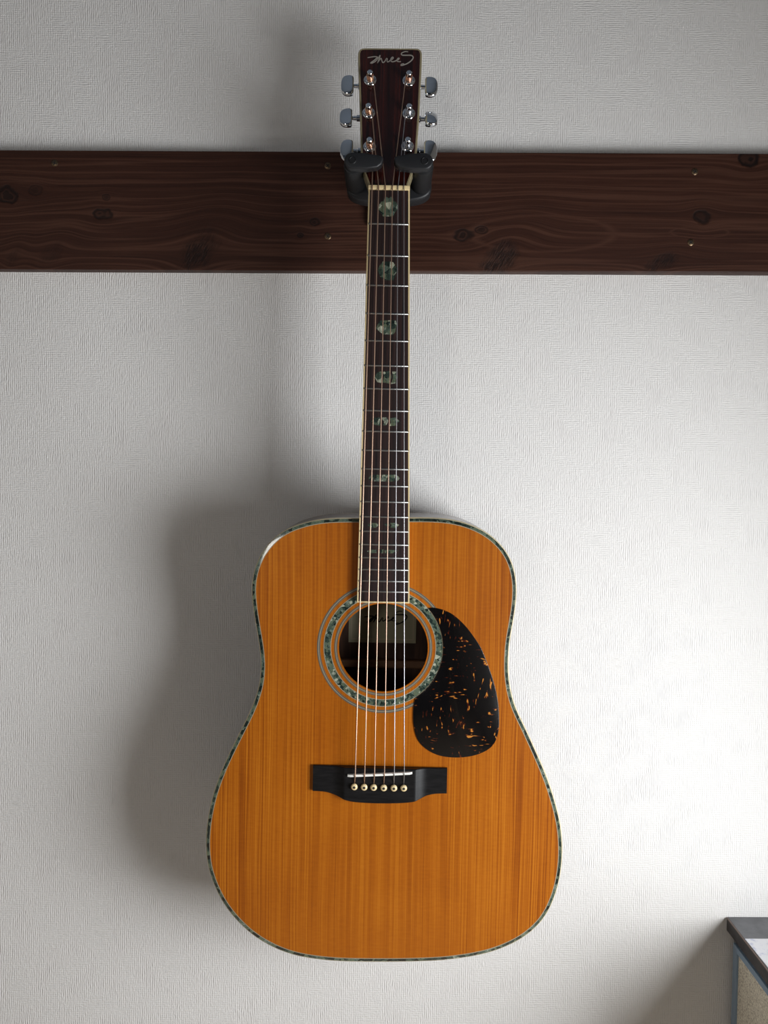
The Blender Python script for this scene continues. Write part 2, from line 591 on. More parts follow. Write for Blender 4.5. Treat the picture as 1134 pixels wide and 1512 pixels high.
def tube(path, r, seg=8, bm=None, caps=True):
    bm = bm or bmesh.new()
    P = [Vector(p) for p in path]
    rr = r if isinstance(r, (list, tuple)) else [r] * len(P)
    ref = Vector((0, 1, 0))
    rings = []
    for i, p in enumerate(P):
        t = (P[min(i + 1, len(P) - 1)] - P[max(i - 1, 0)]).normalized()
        a = ref - t * ref.dot(t)
        if a.length < 1e-4:
            a = Vector((1, 0, 0)) - t * t.x
        a.normalize()
        b = t.cross(a)
        rings.append([bm.verts.new(p + (a * math.cos(q) + b * math.sin(q)) * rr[i]) for q in (2 * math.pi * k / seg for k in range(seg))])
    for a, b in zip(rings, rings[1:]):
        for i in range(seg):
            bm.faces.new((a[i], a[(i + 1) % seg], b[(i + 1) % seg], b[i]))
    if caps:
        bm.faces.new(rings[0][::-1])
        bm.faces.new(rings[-1])
    return bm


def lathe(profile, axis='y', seg=24, bm=None, centre=(0, 0, 0)):
    """profile: (distance along axis, radius)"""
    bm = bm or bmesh.new()
    c = Vector(centre)
    rings = []
    for h, r in profile:
        ring = []
        for k in range(seg):
            q = 2 * math.pi * k / seg
            if axis == 'y':
                ring.append(bm.verts.new(c + Vector((math.cos(q) * r, h, math.sin(q) * r))))
            elif axis == 'x':
                ring.append(bm.verts.new(c + Vector((h, math.cos(q) * r, math.sin(q) * r))))
            else:
                ring.append(bm.verts.new(c + Vector((math.cos(q) * r, math.sin(q) * r, h))))
        rings.append(ring)
    for a, b in zip(rings, rings[1:]):
        for i in range(seg):
            bm.faces.new((a[i], a[(i + 1) % seg], b[(i + 1) % seg], b[i]))
    bm.faces.new(rings[0][::-1])
    bm.faces.new(rings[-1])
    return bm


def ring_flat(cx, cz, r0, r1, y, thick, seg=96):
    """annular inlay, front face at y"""
    loops = []
    for r, yy in ((r0, y + thick), (r0, y), (r1, y), (r1, y + thick)):
        loops.append([(cx + math.cos(2 * math.pi * k / seg) * r, yy, cz + math.sin(2 * math.pi * k / seg) * r) for k in range(seg)])
    return band(loops)[0]


def ribbon(path, width, y, thick, bm=None):
    """flat pen stroke on the (x, z) plane, drawn as a thin raised strip"""
    bm = bm or bmesh.new()
    P = [Vector(p) for p in path]
    L, R = [], []
    n = len(P)
    for i, p in enumerate(P):
        t = (P[min(i + 1, n - 1)] - P[max(i - 1, 0)])
        if t.length < 1e-9:
            t = Vector((1, 0))
        t.normalize()
        w = width * (0.6 + 0.4 * math.sin(math.pi * min(1, (i + 1) / n * 1.0)))
        q = Vector((-t.y, t.x)) * w / 2
        L.append(p + q)
        R.append(p - q)
    f = [(bm.verts.new((a.x, y, a.y)), bm.verts.new((b.x, y, b.y)), bm.verts.new((a.x, y + thick, a.y)), bm.verts.new((b.x, y + thick, b.y))) for a, b in zip(L, R)]
    for a, b in zip(f, f[1:]):
        bm.faces.new((a[0], a[1], b[1], b[0]))
        bm.faces.new((a[1], a[3], b[3], b[1]))
        bm.faces.new((a[2], a[0], b[0], b[2]))
    bm.faces.new((f[0][0], f[0][2], f[0][3], f[0][1]))
    bm.faces.new((f[-1][0], f[-1][1], f[-1][3], f[-1][2]))
    return bm


# ------------------------------------------------------------------ the room
def wall_with_hole(name, lo, hi, axis, hole, m):
    """wall slab with a rectangular opening; hole runs along the axis given (0 = x, 1 = y) and up z"""
    h0, h1, hz0, hz1 = hole
    bm = bmesh.new()

    def piece(a0, a1, z0, z1):
        c = [lo[0], hi[0], lo[1], hi[1]]
        c[axis * 2], c[axis * 2 + 1] = a0, a1
        box(bm, *c, z0, z1)
    piece(lo[axis], hi[axis], lo[2], hz0)
    piece(lo[axis], hi[axis], hz1, hi[2])
    piece(lo[axis], h0, hz0, hz1)
    piece(h1, hi[axis], hz0, hz1)
    return structure(mesh_obj(name, bm, m))


T = 0.12
structure(mesh_obj('wall_back', box(bmesh.new(), ROOM_L - T, ROOM_R + T, 0, T, 0, ROOM_H), M['wall']))
structure(mesh_obj('floor', box(bmesh.new(), ROOM_L - T, ROOM_R + T, ROOM_F - T, T, -0.1, 0), M['floor']))
structure(mesh_obj('ceiling', box(bmesh.new(), ROOM_L - T, ROOM_R + T, ROOM_F - T, T, ROOM_H, ROOM_H + 0.1), M['ceiling']))
wall_with_hole('wall_front', (ROOM_L - T, ROOM_F - T, 0), (ROOM_R + T, ROOM_F, ROOM_H), 0, (HI_X0, HI_X1, HI_Z0, HI_Z1), M['blue_wall'])
wall_with_hole('wall_right', (ROOM_R, ROOM_F, 0), (ROOM_R + T, 0, ROOM_H), 1, (WIN_Y0, WIN_Y1, WIN_Z0, WIN_Z1), M['plain_wall'])
structure(mesh_obj('wall_left', box(bmesh.new(), ROOM_L - T, ROOM_L, ROOM_F, 0, 0, ROOM_H), M['plain_wall']))
structure(mesh_obj('baseboard_back', box(bmesh.new(), ROOM_L, ROOM_R, -0.012, 0, 0, 0.06, 0.002), M['frame']))


def window_frame(name, lo, hi, axis):
    """casing round an opening; lo and hi are the opening's corners, thin along the other axis"""
    bm = bmesh.new()
    w = 0.03

    def piece(a0, a1, z0, z1):
        c = [lo[0], hi[0], lo[1], hi[1]]
        c[axis * 2], c[axis * 2 + 1] = a0, a1
        box(bm, *c, z0, z1)
    piece(lo[axis] - w, hi[axis] + w, lo[2] - w, lo[2])
    piece(lo[axis] - w, hi[axis] + w, hi[2], hi[2] + w)
    piece(lo[axis] - w, lo[axis], lo[2], hi[2])
    piece(hi[axis], hi[axis] + w, lo[2], hi[2])
    return structure(mesh_obj(name, bm, M['frame']))


window_frame('window_1', (ROOM_R - 0.012, WIN_Y0, WIN_Z0), (ROOM_R + 0.004, WIN_Y1, WIN_Z1), 1)
window_frame('window_2', (HI_X0, ROOM_F - 0.004, HI_Z0), (HI_X1, ROOM_F + 0.012, HI_Z1), 0)

# ------------------------------------------------------------------ stained board fixed along the wall
bz0 = (Wp(100, 397.5, BOARD_Y).z + Wp(1030, 402.5, BOARD_Y).z) / 2
bz1 = (Wp(100, 222, BOARD_Y).z + Wp(1030, 226, BOARD_Y).z) / 2
board = mesh_obj('mounting_board', box(bmesh.new(), ROOM_L + 0.002, ROOM_R - 0.002, BOARD_Y, 0.0005, bz0, bz1, 0.0012), M['board'])
tag(board, 'dark brown stained wooden board with knots screwed along the pale wall', 'board')
screw_mesh = slot_mesh = None
for (px, py, rot) in ((81, 241, 20), (484, 245, 50), (484, 349, 35), (1026, 253.5, 25), (1020, 358, 45)):
    p = Wp(px, py, BOARD_Y)
    mx = Matrix.Translation((p.x, BOARD_Y, p.z)) @ Matrix.Rotation(math.radians(rot), 4, 'Y')
    if screw_mesh is None:
        s = mesh_obj('screw', lathe([(0.001, 0.0042), (-0.0004, 0.0042), (-0.0009, 0.0034), (-0.0011, 0.0018)], seg=18), M['screw'], board, mx, True, 40)
        screw_mesh = s.data
        bm = bmesh.new()
        box(bm, -0.0026, 0.0026, -0.00125, -0.0008, -0.00055, 0.00055)
        box(bm, -0.00055, 0.00055, -0.00125, -0.0008, -0.0026, 0.0026)
        c = mesh_obj('cross_slot', bm, M['slot'], s)
        slot_mesh = c.data
    else:
        s = bpy.data.objects.new('screw', screw_mesh)
        COL.objects.link(s)
        s.parent = board
        s.matrix_local = mx
        c = bpy.data.objects.new('cross_slot', slot_mesh)
        COL.objects.link(c)
        c.parent = s

# ------------------------------------------------------------------ guitar
gt = bpy.data.objects.new('acoustic_guitar', None)
COL.objects.link(gt)
gt.matrix_world = GM
tag(gt, 'amber topped dreadnought acoustic guitar hanging by its head on the wall', 'guitar')

OUT_PX = [(528, 764.5), (495, 764.6), (466, 767.3), (437, 775), (417, 784), (398, 800), (384.6, 818), (376, 837),
          (371.5, 856), (370.6, 873), (372.5, 895), (377, 924), (382, 953), (384.6, 980), (382.3, 1010), (371.5, 1044),
          (353, 1082), (332, 1125), (316, 1166), (306.5, 1206), (303, 1245), (306.5, 1281), (318.5, 1315), (337, 1346),
          (366, 1376.5), (399, 1398), (438, 1412.5), (491, 1420), (550, 1421.5), (613, 1421), (665, 1418), (718, 1409),
          (757, 1394.5), (784.5, 1377), (806.5, 1353), (822, 1319), (829.7, 1283), (831.3, 1250), (828.7, 1219), (821.5, 1187.5),
          (809, 1149), (793, 1111), (776.5, 1075), (760.7, 1041), (753, 1009), (751.2, 978), (753.3, 948), (758.3, 920),
          (762.5, 893), (763.8, 867), (761.4, 846), (754, 823.5), (740.4, 804), (721, 787), (695.8, 774.3), (666.7, 766.6),
          (637, 764), (603.6, 764), (566, 764.2)]
outline = soften(smooth_loop([G(a, b) for a, b in OUT_PX], 260), 3)
NB = len(outline)
ztop = max(p[1] for p in outline)


# the lower back of the body rests against the wall
TAIL = (-GO.y - 0.0005) / GB.y


def depth_at(z):
    return TAIL + (0.094 - TAIL) * max(0, min(1, z / ztop))


def loop3(d, w):
    return [(p[0], -w, p[1]) for p in offset(outline, d)]


# rolled edge: cream binding, abalone strip, pale line, then the flat sound board
bm, _ = band([loop3(0.0, -0.0075), loop3(0.0, -0.0026), loop3(0.0004, -0.0011), loop3(0.0013, -0.00055)])
mesh_obj('binding', bm, M['cream'], gt, smooth=True)
bm, _ = band([loop3(0.0013, -0.00055), loop3(0.0028, -0.0003), loop3(0.0046, -0.00006)])
mesh_obj('purfling', bm, M['abalone_edge'], gt, smooth=True)
bm, _ = band([loop3(0.0046, -0.00006), loop3(0.0054, 0.0)])
mesh_obj('purfling_line', bm, M['white_line'], gt, smooth=True)

HCX, HCZ = G(566, 956.5)
PXM = F / 0.872      # pixels per metre at the sound board near the hole
R_HOLE = 66 / PXM
bm = bmesh.new()
SEG = 96
lo = [bm.verts.new((p[0], 0.0, p[1])) for p in offset(outline, 0.0054)]
hi = [bm.verts.new((HCX + R_HOLE * math.cos(2 * math.pi * k / SEG), 0.0, HCZ + R_HOLE * math.sin(2 * math.pi * k / SEG))) for k in range(SEG)]
es = [bm.edges.new((lo[i], lo[(i + 1) % NB])) for i in range(NB)] + [bm.edges.new((hi[i], hi[(i + 1) % SEG])) for i in range(SEG)]
bmesh.ops.triangle_fill(bm, use_beauty=True, use_dissolve=False, edges=es)
front = bm.faces[:]
g = bmesh.ops.duplicate(bm, geom=front)
vmap = g['vert_map']
for v in [q for q in g['geom'] if isinstance(q, bmesh.types.BMVert)]:
    v.co.y = 0.003
for ring_ in (lo, hi):
    n_ = len(ring_)
    for i in range(n_):
        a, b = ring_[i], ring_[(i + 1) % n_]
        bm.faces.new((a, b, vmap[b], vmap[a]))
mesh_obj('soundboard', bm, M['spruce'], gt)

back_loop = [(p[0], depth_at(p[1]) - 0.003, p[1]) for p in outline]
bm, _ = band([loop3(0.0, -0.0075), [(p[0], depth_at(p[1]) - 0.009, p[1]) for p in outline],
              ])
mesh_obj('side', bm, M['rosewood_side'], gt, smooth=True)
bm, _ = band([[(p[0], depth_at(p[1]) - 0.009, p[1]) for p in outline], back_loop])
mesh_obj('back_binding', bm, M['cream'], gt, smooth=True)
bm = bmesh.new()
bm.faces.new([bm.verts.new(p) for p in back_loop])
bm.faces.new([bm.verts.new((p[0], p[1] + 0.003, p[2])) for p in back_loop])
bmesh.ops.bridge_loops(bm, edges=[e for e in bm.edges])
back = mesh_obj('back_panel', bm, M['back'], gt)


def on_back(px, py, lift=0.0):
    """guitar-local (x, y, z) on the inside of the back"""
    w = -0.108
    for _ in range(4):
        x, z = G(px, py, w)
        w = -(depth_at(z) - 0.003 - lift)
    return (x, -w, z)


a = on_back(566, 972)
b = on_back(566, 983)
bm = box(bmesh.new(), -0.125, 0.125, a[1] - 0.012, a[1] + 0.0005, b[2], a[2], 0.002)
mesh_obj('back_brace', bm, M['brace'], back)
c0, c1 = on_back(514.7, 948), on_back(616, 862)
yb = depth_at((c0[2] + c1[2]) / 2) - 0.003
tl = (depth_at(c1[2]) - depth_at(c0[2])) / (c1[2] - c0[2])


def yl(z, lift):
    return depth_at(z) - 0.003 - lift


def label_quad(bm, x0, x1, z0, z1, lift):
    q = [bm.verts.new((x, yl(z, l), z)) for l in (lift, lift - 0.0003) for x, z in ((x0, z0), (x1, z0), (x1, z1), (x0, z1))]
    bm.faces.new(q[:4])
    bm.faces.new(q[4:][::-1])
    for i in range(4):
        bm.faces.new((q[i], q[(i + 1) % 4], q[4 + (i + 1) % 4], q[4 + i]))


bm = bmesh.new()
label_quad(bm, c0[0], c1[0], c0[2], c1[2], 0.0006)
mesh_obj('paper_label', bm, M['label'], back)
bm = bmesh.new()
b0, b1, e0, e1, t_ = c0[0] + 0.003, c1[0] - 0.003, c0[2] + 0.004, c1[2] - 0.004, 0.0012
label_quad(bm, b0, b1, e0, e0 + t_, 0.0009)
label_quad(bm, b0, b1, e1 - t_, e1, 0.0009)
label_quad(bm, b0, b0 + t_, e0, e1, 0.0009)
label_quad(bm, b1 - t_, b1, e0, e1, 0.0009)
mesh_obj('label_border', bm, M['label_line'], back)

# the written name, traced once, used on head and label
STROKES = [
    [(215, 238), (262, 230), (315, 224), (352, 231), (330, 256), (298, 284), (268, 304), (258, 314), (285, 310), (325, 288), (362, 245), (388, 203)],
    [(392, 203), (378, 250), (352, 314)],
    [(352, 314), (385, 264), (404, 250), (412, 272), (424, 304), (446, 300), (468, 270), (478, 246)],
    [(478, 246), (492, 256), (486, 284), (498, 298), (540, 272), (572, 246), (564, 232), (544, 250), (540, 280), (560, 296), (600, 286), (646, 262), (656, 247), (640, 248), (625, 270), (634, 292), (680, 294)],
    [(780, 157), (742, 154), (704, 166), (684, 186), (700, 203), (755, 205), (820, 206), (850, 230), (840, 262), (800, 300), (750, 328), (690, 347), (680, 342), (690, 328), (725, 322)],
]
bm = bmesh.new()
for st in STROKES:
    pts = [Hd(520 + x / 9.45, 60 + y / 9.45) for x, y in st]
    ribbon(smooth_line(pts, 8), 0.00125, -0.00025, 0.0004, bm)
logo_bm = bm
bm = bmesh.new()
for st in STROKES:
    pts = []
    for x, y in st:
        q = on_back(490 + (320 + (x - 215) * 0.66) / 6.67, 880 + (150 + (y - 154) * 0.68) / 6.67, 0.0010)
        pts.append((q[0], q[2]))
    ln = smooth_line(pts, 6)
    ribbon(ln, 0.0016, yl(c0[2] + 0.03, 0.0011), 0.0004, bm)
for v in bm.verts:
    v.co.y += yl(v.co.z, 0) - yl(c0[2] + 0.03, 0)
mesh_obj('label_writing', bm, M['ink'], back)

# rosette
mesh_obj('rosette_line', ring_flat(HCX, HCZ, 68.4 / PXM, 72.6 / PXM, -0.0002, 0.001), M['line'], gt)
rs = mesh_obj('rosette', ring_flat(HCX, HCZ, 78.4 / PXM, 87.6 / PXM, -0.0002, 0.001), M['abalone'], gt)
mesh_obj('rosette_edge', ring_flat(HCX, HCZ, 77.4 / PXM, 78.4 / PXM, -0.00022, 0.001), M['white_line'], rs)
mesh_obj('rosette_edge', ring_flat(HCX, HCZ, 87.6 / PXM, 88.6 / PXM, -0.00022, 0.001), M['white_line'], rs)
mesh_obj('rosette_line', ring_flat(HCX, HCZ, 93.6 / PXM, 98.2 / PXM, -0.0002, 0.001), M['line'], gt)
for r0_, r1_ in ((70.1, 70.9), (95.5, 96.4)):
    mesh_obj('rosette_line', ring_flat(HCX, HCZ, r0_ / PXM, r1_ / PXM, -0.00026, 0.001), M['white_line'], gt)

# pick guard
PG = [(641, 897.4), (654.5, 900.7), (669.4, 908), (686, 923), (699, 939.5), (710.7, 957.7), (720.7, 982.5), (729, 1007), (734.7, 1032),
      (737, 1055), (736.4, 1078), (730.6, 1096.5), (719, 1108), (699, 1116), (674.4, 1118.8), (649.6, 1116), (629.7, 1106.4),
      (616.5, 1091.6), (610.7, 1070), (610.5, 1045), (613, 1032)]
pts = smooth_line([G(a, b, 0.0012) for a, b in PG], 5)
pts = [tuple(p) for p in pts]
a0 = math.atan2(pts[-1][1] - HCZ, pts[-1][0] - HCX)
q0 = G(632, 897.5)
a1 = math.atan2(q0[1] - HCZ, q0[0] - HCX)
rg = 88.8 / PXM
for k in range(25):
    t = k / 24
    aa = a0 + 0.02 + (a1 - a0 - 0.02) * t
    pts.append((HCX + rg * math.cos(aa), HCZ + rg * math.sin(aa)))
mesh_obj('pickguard', prism(pts, -0.0012, 0.0003, 0.0004), M['tortoise'], gt, smooth=True, angle=50)

# bridge
BR = [(105, 97), (260, 100.5), (330, 102), (800, 112.5), (860, 114), (1042, 118), (1041, 205), (1040, 295), (960, 297), (900, 309), (850, 328), (790, 342),
      (700, 349), (560, 350), (440, 345), (370, 337), (310, 321), (250, 300), (200, 285), (150, 279), (97, 277), (100, 190)]
WB = 0.004
br_pts = [G(440 + x / 4.725, 1110 + y / 4.725, WB) for x, y in BR]


def bridge_h(x, x0, x1):
    """thin wings, scooped up to the thick middle"""
    t = (x - x0) / (x1 - x0)
    lo_, hi_ = 0.0035, 0.0088
    a_, b_, c_, d_ = 0.14, 0.235, 0.765, 0.86
    if t < a_ or t > d_:
        return lo_
    if t < b_:
        s = (t - a_) / (b_ - a_)
        return lo_ + (hi_ - lo_) * s ** 2
    if t > c_:
        s = (d_ - t) / (d_ - c_)
        return lo_ + (hi_ - lo_) * s ** 2
    return hi_


# columns across the bridge: each has a top and a bottom z
top_line = [br_pts[i] for i in range(0, 6)]
bot_line = [br_pts[20], br_pts[19], br_pts[18], br_pts[17], br_pts[16], br_pts[15], br_pts[14], br_pts[13], br_pts[12], br_pts[11], br_pts[10], br_pts[9], br_pts[8], br_pts[7]]


def interp(line, x):
    for (xa, za), (xb, zb) in zip(line, line[1:]):
        if xa <= x <= xb:
            return za + (zb - za) * (x - xa) / (xb - xa)
    return line[0][1] if x < line[0][0] else line[-1][1]


bx0, bx1 = br_pts[0][0], br_pts[5][0]
cols = []
bm = bmesh.new()
NC = 96
bot_s = [tuple(p) for p in smooth_line(bot_line, 4)]
for k in range(NC + 1):
    x = bx0 + (bx1 - bx0) * k / NC
    zt, zb = interp(top_line, x), interp(bot_s, x)
    h = bridge_h(x, bx0, bx1)
    e_ = 0.0008
    cols.append([bm.verts.new(p) for p in ((x, 0.0005, zt), (x, -h + e_, zt), (x, -h, zt - e_), (x, -h, (zt + zb) / 2), (x, -h, zb + e_), (x, -h + e_, zb), (x, 0.0005, zb))])
for a, b in zip(cols, cols[1:]):
    for i in range(6):
        bm.faces.new((a[i], a[i + 1], b[i + 1], b[i]))
    bm.faces.new((a[6], a[0], b[0], b[6]))
bm.faces.new(cols[0])
bm.faces.new(cols[-1][::-1])
bridge = mesh_obj('bridge', bm, M['ebony'], gt, smooth=True, angle=35)

HB_ = 0.0088
SADDLE_W = 0.0125
s0, s1 = G(513, 1146.3, SADDLE_W), G(608.7, 1142.4, SADDLE_W)
ln = [Vector(s0).lerp(Vector(s1), k / 24) for k in range(25)]
bm = bmesh.new()
prof = []
for i, p in enumerate(ln):
    t = i / 24
    crown = 0.0006 * (1 - (2 * t - 1) ** 2) - (0.0012 if i in (0, 24) else 0)
    w = SADDLE_W + crown
    d = 0.00125
    prof.append([bm.verts.new(q) for q in ((p.x, -HB_ + 0.001, p.y + d), (p.x, -w + 0.0006, p.y + d), (p.x, -w, p.y), (p.x, -w + 0.0006, p.y - d), (p.x, -HB_ + 0.001, p.y - d))])
for a, b in zip(prof, prof[1:]):
    for i in range(4):
        bm.faces.new((a[i], a[i + 1], b[i + 1], b[i]))
bm.faces.new(prof[0])
bm.faces.new(prof[-1][::-1])
mesh_obj('saddle', bm, M['bone'], bridge, smooth=True, angle=60)

PINS = [(523, 1162.5), (537.6, 1163), (551.7, 1163.4), (566.6, 1164), (581.6, 1164.3), (596.2, 1164.4)]
pin_me = dot_me = None
pin_pos = []
for (px, py) in PINS:
    x, z = G(px, py, 0.012)
    pin_pos.append((x, z))
    mx = Matrix.Translation((x, -HB_, z))
    if pin_me is None:
        p = mesh_obj('bridge_pin', lathe([(0.003, 0.0024), (-0.0006, 0.0028), (-0.0012, 0.0037), (-0.0026, 0.0038), (-0.0036, 0.0031), (-0.0041, 0.0018)], seg=20), M['ivory'], bridge, mx, True, 50)
        q = mesh_obj('pin_dot', lathe([(-0.0036, 0.00145), (-0.0043, 0.00145), (-0.0045, 0.0009)], seg=14), M['ink'], p)
        pin_me, dot_me = p.data, q.data
    else:
        p = bpy.data.objects.new('bridge_pin', pin_me)
        q = bpy.data.objects.new('pin_dot', dot_me)
        for o, par in ((p, bridge), (q, p)):
            COL.objects.link(o)
            o.parent = par
        p.matrix_local = mx

# finger board, its binding, frets, position marks
fn0, fn1 = G(544.2, 279, FB), G(605, 279, FB)
fe0, fe1 = G(527.2, 889.6, FB), G(604.6, 890, FB)


def fb_x(z, t):
    s = (z - fe0[1]) / (fn0[1] - fe0[1])
    xa = fe0[0] + (fn0[0] - fe0[0]) * s
    xb = fe1[0] + (fn1[0] - fe1[0]) * s
    return xa + (xb - xa) * t


def fb_poly(zs, inset):
    L_ = [(fb_x(z, 0) + inset, z) for z in zs]
    R_ = [(fb_x(z, 1) - inset, z) for z in zs]
    return L_ + R_[::-1]


ze, zn = fe0[1], fn0[1]
BI = 0.0015
fret_board = mesh_obj('fretboard', prism(fb_poly([ze + BI, zn], BI)[::-1], -FB, -0.0003), M['fret_wood'], gt)
bm = bmesh.new()
for side in (0, 1):
    sg = 1 if side == 0 else -1
    prism([(fb_x(ze, side), ze), (fb_x(ze + BI, side) + sg * BI, ze + BI), (fb_x(zn, side) + sg * BI, zn), (fb_x(zn, side), zn)], -FB - 0.0001, -0.0003, 0, bm)
prism([(fb_x(ze, 0), ze), (fb_x(ze, 1), ze), (fb_x(ze, 1) - BI, ze + BI), (fb_x(ze, 0) + BI, ze + BI)], -FB - 0.0001, -0.0003, 0, bm)
mesh_obj('fretboard_binding', bm, M['ivory'], fret_board)

FRET_PX = [330.3, 377.3, 421.3, 463, 503.2, 540, 574.1, 606.5, 637.1, 665.3, 692.8, 718, 741.3, 763.5, 784.9, 804.6, 824, 841.6, 858.5, 874]
for py in FRET_PX:
    z = G(570, py, FB + 0.001)[1]
    xa, xb = fb_x(z, 0) + 0.0009, fb_x(z, 1) - 0.0009
    bm = bmesh.new()
    pr = [(-0.00105, 0.0), (-0.0009, 0.0006), (0.0, 0.00105), (0.0009, 0.0006), (0.00105, 0.0)]
    la = [bm.verts.new((xa + (0.0006 if k not in (0, 4) else 0), -FB - h, z + d)) for k, (d, h) in enumerate(pr)]
    lb = [bm.verts.new((xb - (0.0006 if k not in (0, 4) else 0), -FB - h, z + d)) for k, (d, h) in enumerate(pr)]
    for i in range(4):
        bm.faces.new((la[i], la[i + 1], lb[i + 1], lb[i]))
    bm.faces.new((la[4], la[0], lb[0], lb[4]))
    bm.faces.new(la)
    bm.faces.new(lb[::-1])
    mesh_obj('fret', bm, M['nickel'], fret_board, smooth=True, angle=70)


def inlay(polys):
    bm = bmesh.new()
    for poly in polys:
        prism([G(a, b, FB) for a, b in poly], -FB - 0.00015, -FB + 0.0005, 0, bm)
    mesh_obj('inlay', bm, M['abalone_inlay'], fret_board)


def Z2(p):
    return [(510 + x / 4.725, 270 + y / 4.725) for x, y in p]


def Z3(p):
    return [(510 + x / 4.725, 580 + y / 4.725) for x, y in p]


inlay([Z2([(270, 112), (285, 97), (300, 108), (318, 97), (335, 112), (336, 126), (355, 136), (369, 165), (360, 190), (345, 210), (330, 234), (262, 234), (245, 208), (230, 185), (238, 150), (250, 132), (268, 128)])])
inlay([Z2([(262, 550), (330, 550), (345, 572), (362, 600), (352, 640), (335, 680), (268, 678), (240, 650), (226, 610), (240, 575)])])
inlay([Z2([(245, 960), (350, 960), (362, 985), (352, 1010), (348, 1040), (330, 1060), (262, 1056), (228, 1030), (215, 1015), (228, 980)])])
inlay([Z2([(222, 1322), (248, 1315), (262, 1340), (248, 1396), (222, 1390), (205, 1358)]), Z2([(262, 1318), (312, 1312), (322, 1356), (304, 1400), (258, 1392), (270, 1350)]),
       Z2([(326, 1316), (355, 1318), (352, 1340), (370, 1352), (350, 1372), (352, 1398), (318, 1404), (332, 1360)])])
inlay([Z3([(176, 200), (196, 176), (236, 170), (258, 200), (240, 230), (200, 222)]), Z3([(244, 172), (286, 170), (300, 196), (284, 228), (262, 226), (270, 200)]),
       Z3([(306, 178), (352, 172), (378, 198), (356, 214), (346, 230), (308, 232), (318, 204)])])
inlay([Z3([(162, 595), (178, 574), (206, 572), (190, 616), (172, 612)]), Z3([(212, 572), (252, 571), (236, 618), (198, 617)]), Z3([(258, 571), (300, 571), (284, 619), (244, 618)]),
       Z3([(306, 571), (352, 572), (338, 618), (290, 619)]), Z3([(358, 574), (380, 596), (362, 616), (344, 617)])])
inlay([Z3([(156, 924), (172, 908), (214, 908), (232, 922), (214, 940), (174, 942)]), Z3([(270, 916), (300, 910), (310, 926), (284, 930)]), Z3([(312, 908), (350, 908), (375, 922), (352, 942), (312, 940), (322, 924)])])
inlay([Z3([(150, 1106), (176, 1094), (222, 1096), (216, 1118), (174, 1118)]), Z3([(244, 1094), (268, 1092), (264, 1120), (244, 1118)]),
       Z3([(272, 1100), (300, 1094), (375, 1100), (344, 1108), (330, 1120), (276, 1120)])])

# neck behind the board, swelling into the heel at the body
secs = []
zj = ztop - 0.002
for k in range(31):
    t = k / 30
    z = zn + 0.004 + (zj - zn - 0.004) * t
    xa, xb = fb_x(z, 0), fb_x(z, 1)
    dep = 0.0145 + 0.003 * t
    if t > 0.80:
        s = (t - 0.80) / 0.20
        dep += 0.060 * s ** 2.2
    cx, hw = (xa + xb) / 2, (xb - xa) / 2
    squeeze = 1.0 - (0.45 * ((t - 0.80) / 0.20) ** 2 if t > 0.80 else 0)
    ring_ = []
    for q in range(17):
        a = math.pi * q / 16
        n_ = 0.85
        ring_.append((cx + hw * math.copysign(abs(math.cos(a)) ** n_, math.cos(a)) * (1 if q in (0, 16) else 1 - (1 - squeeze) * math.sin(a)), -0.0003 + dep * math.sin(a) ** n_, z))
    secs.append(ring_)
bm, vv = band(secs, closed=False)
for a, b in zip(vv, vv[1:]):
    bm.faces.new((a[16], a[0], b[0], b[16]))
bm.faces.new(vv[0])
bm.faces.new(vv[-1][::-1])
mesh_obj('neck', bm, M['mahogany'], gt, smooth=True, angle=60)

# nut
na, nb = G(543.8, 279.5, FB + 0.001), G(605.2, 279.5, FB + 0.001)
zt_ = G(574, 273.6, FB + 0.001)[1]
bm = box(bmesh.new(), na[0], nb[0], -FB - 0.0018, 0.001, na[1] - 0.0002, zt_, 0.0007)
mesh_obj('nut', bm, M['ivory'], gt, smooth=True, angle=40)

# head
HP = [(275, 200), (277, 160), (287, 134), (308, 120), (345, 117.5), (540, 118.5), (740, 120), (782, 123), (803, 138), (811, 165), (811, 205),
      (803, 400), (790, 680), (771, 950), (762, 1040), (745, 1120), (722, 1190), (698, 1262), (696, 1290), (364, 1290), (362, 1262), (338, 1195), (316, 1135),
      (303, 1050), (297, 950), (287, 560), (280, 360)]
hp = [Hd(480 + x / 5.67, 50 + y / 5.67) for x, y in HP]
HTH = 0.0145
head = mesh_obj('headstock', prism(offset(hp, 0.0022), 0.0, HTH), M['head_wood'], gt, HM)
bm, _ = band([[(p[0], HTH, p[1]) for p in hp], [(p[0], 0.0007, p[1]) for p in hp], [(p[0], 0.0, p[1]) for p in offset(hp, 0.0006)],
              [(p[0], 0.0, p[1]) for p in offset(hp, 0.0022)]])
mesh_obj('headstock_binding', bm, M['head_binding'], head, smooth=True, angle=40)
mesh_obj('lettering', logo_bm, M['silver'], head)

# tuning machines: post and bushing in front, gear case behind, shaft and button at the side
POSTS = [(546.5, 118.8, -1, 8), (544.4, 167.3, -1, -6), (546.0, 217.0, -1, 14), (603.5, 119.7, 1, 5), (603.5, 168, 1, -22), (601.7, 216.7, 1, 12)]
parts_cache = {}
post_xz = []


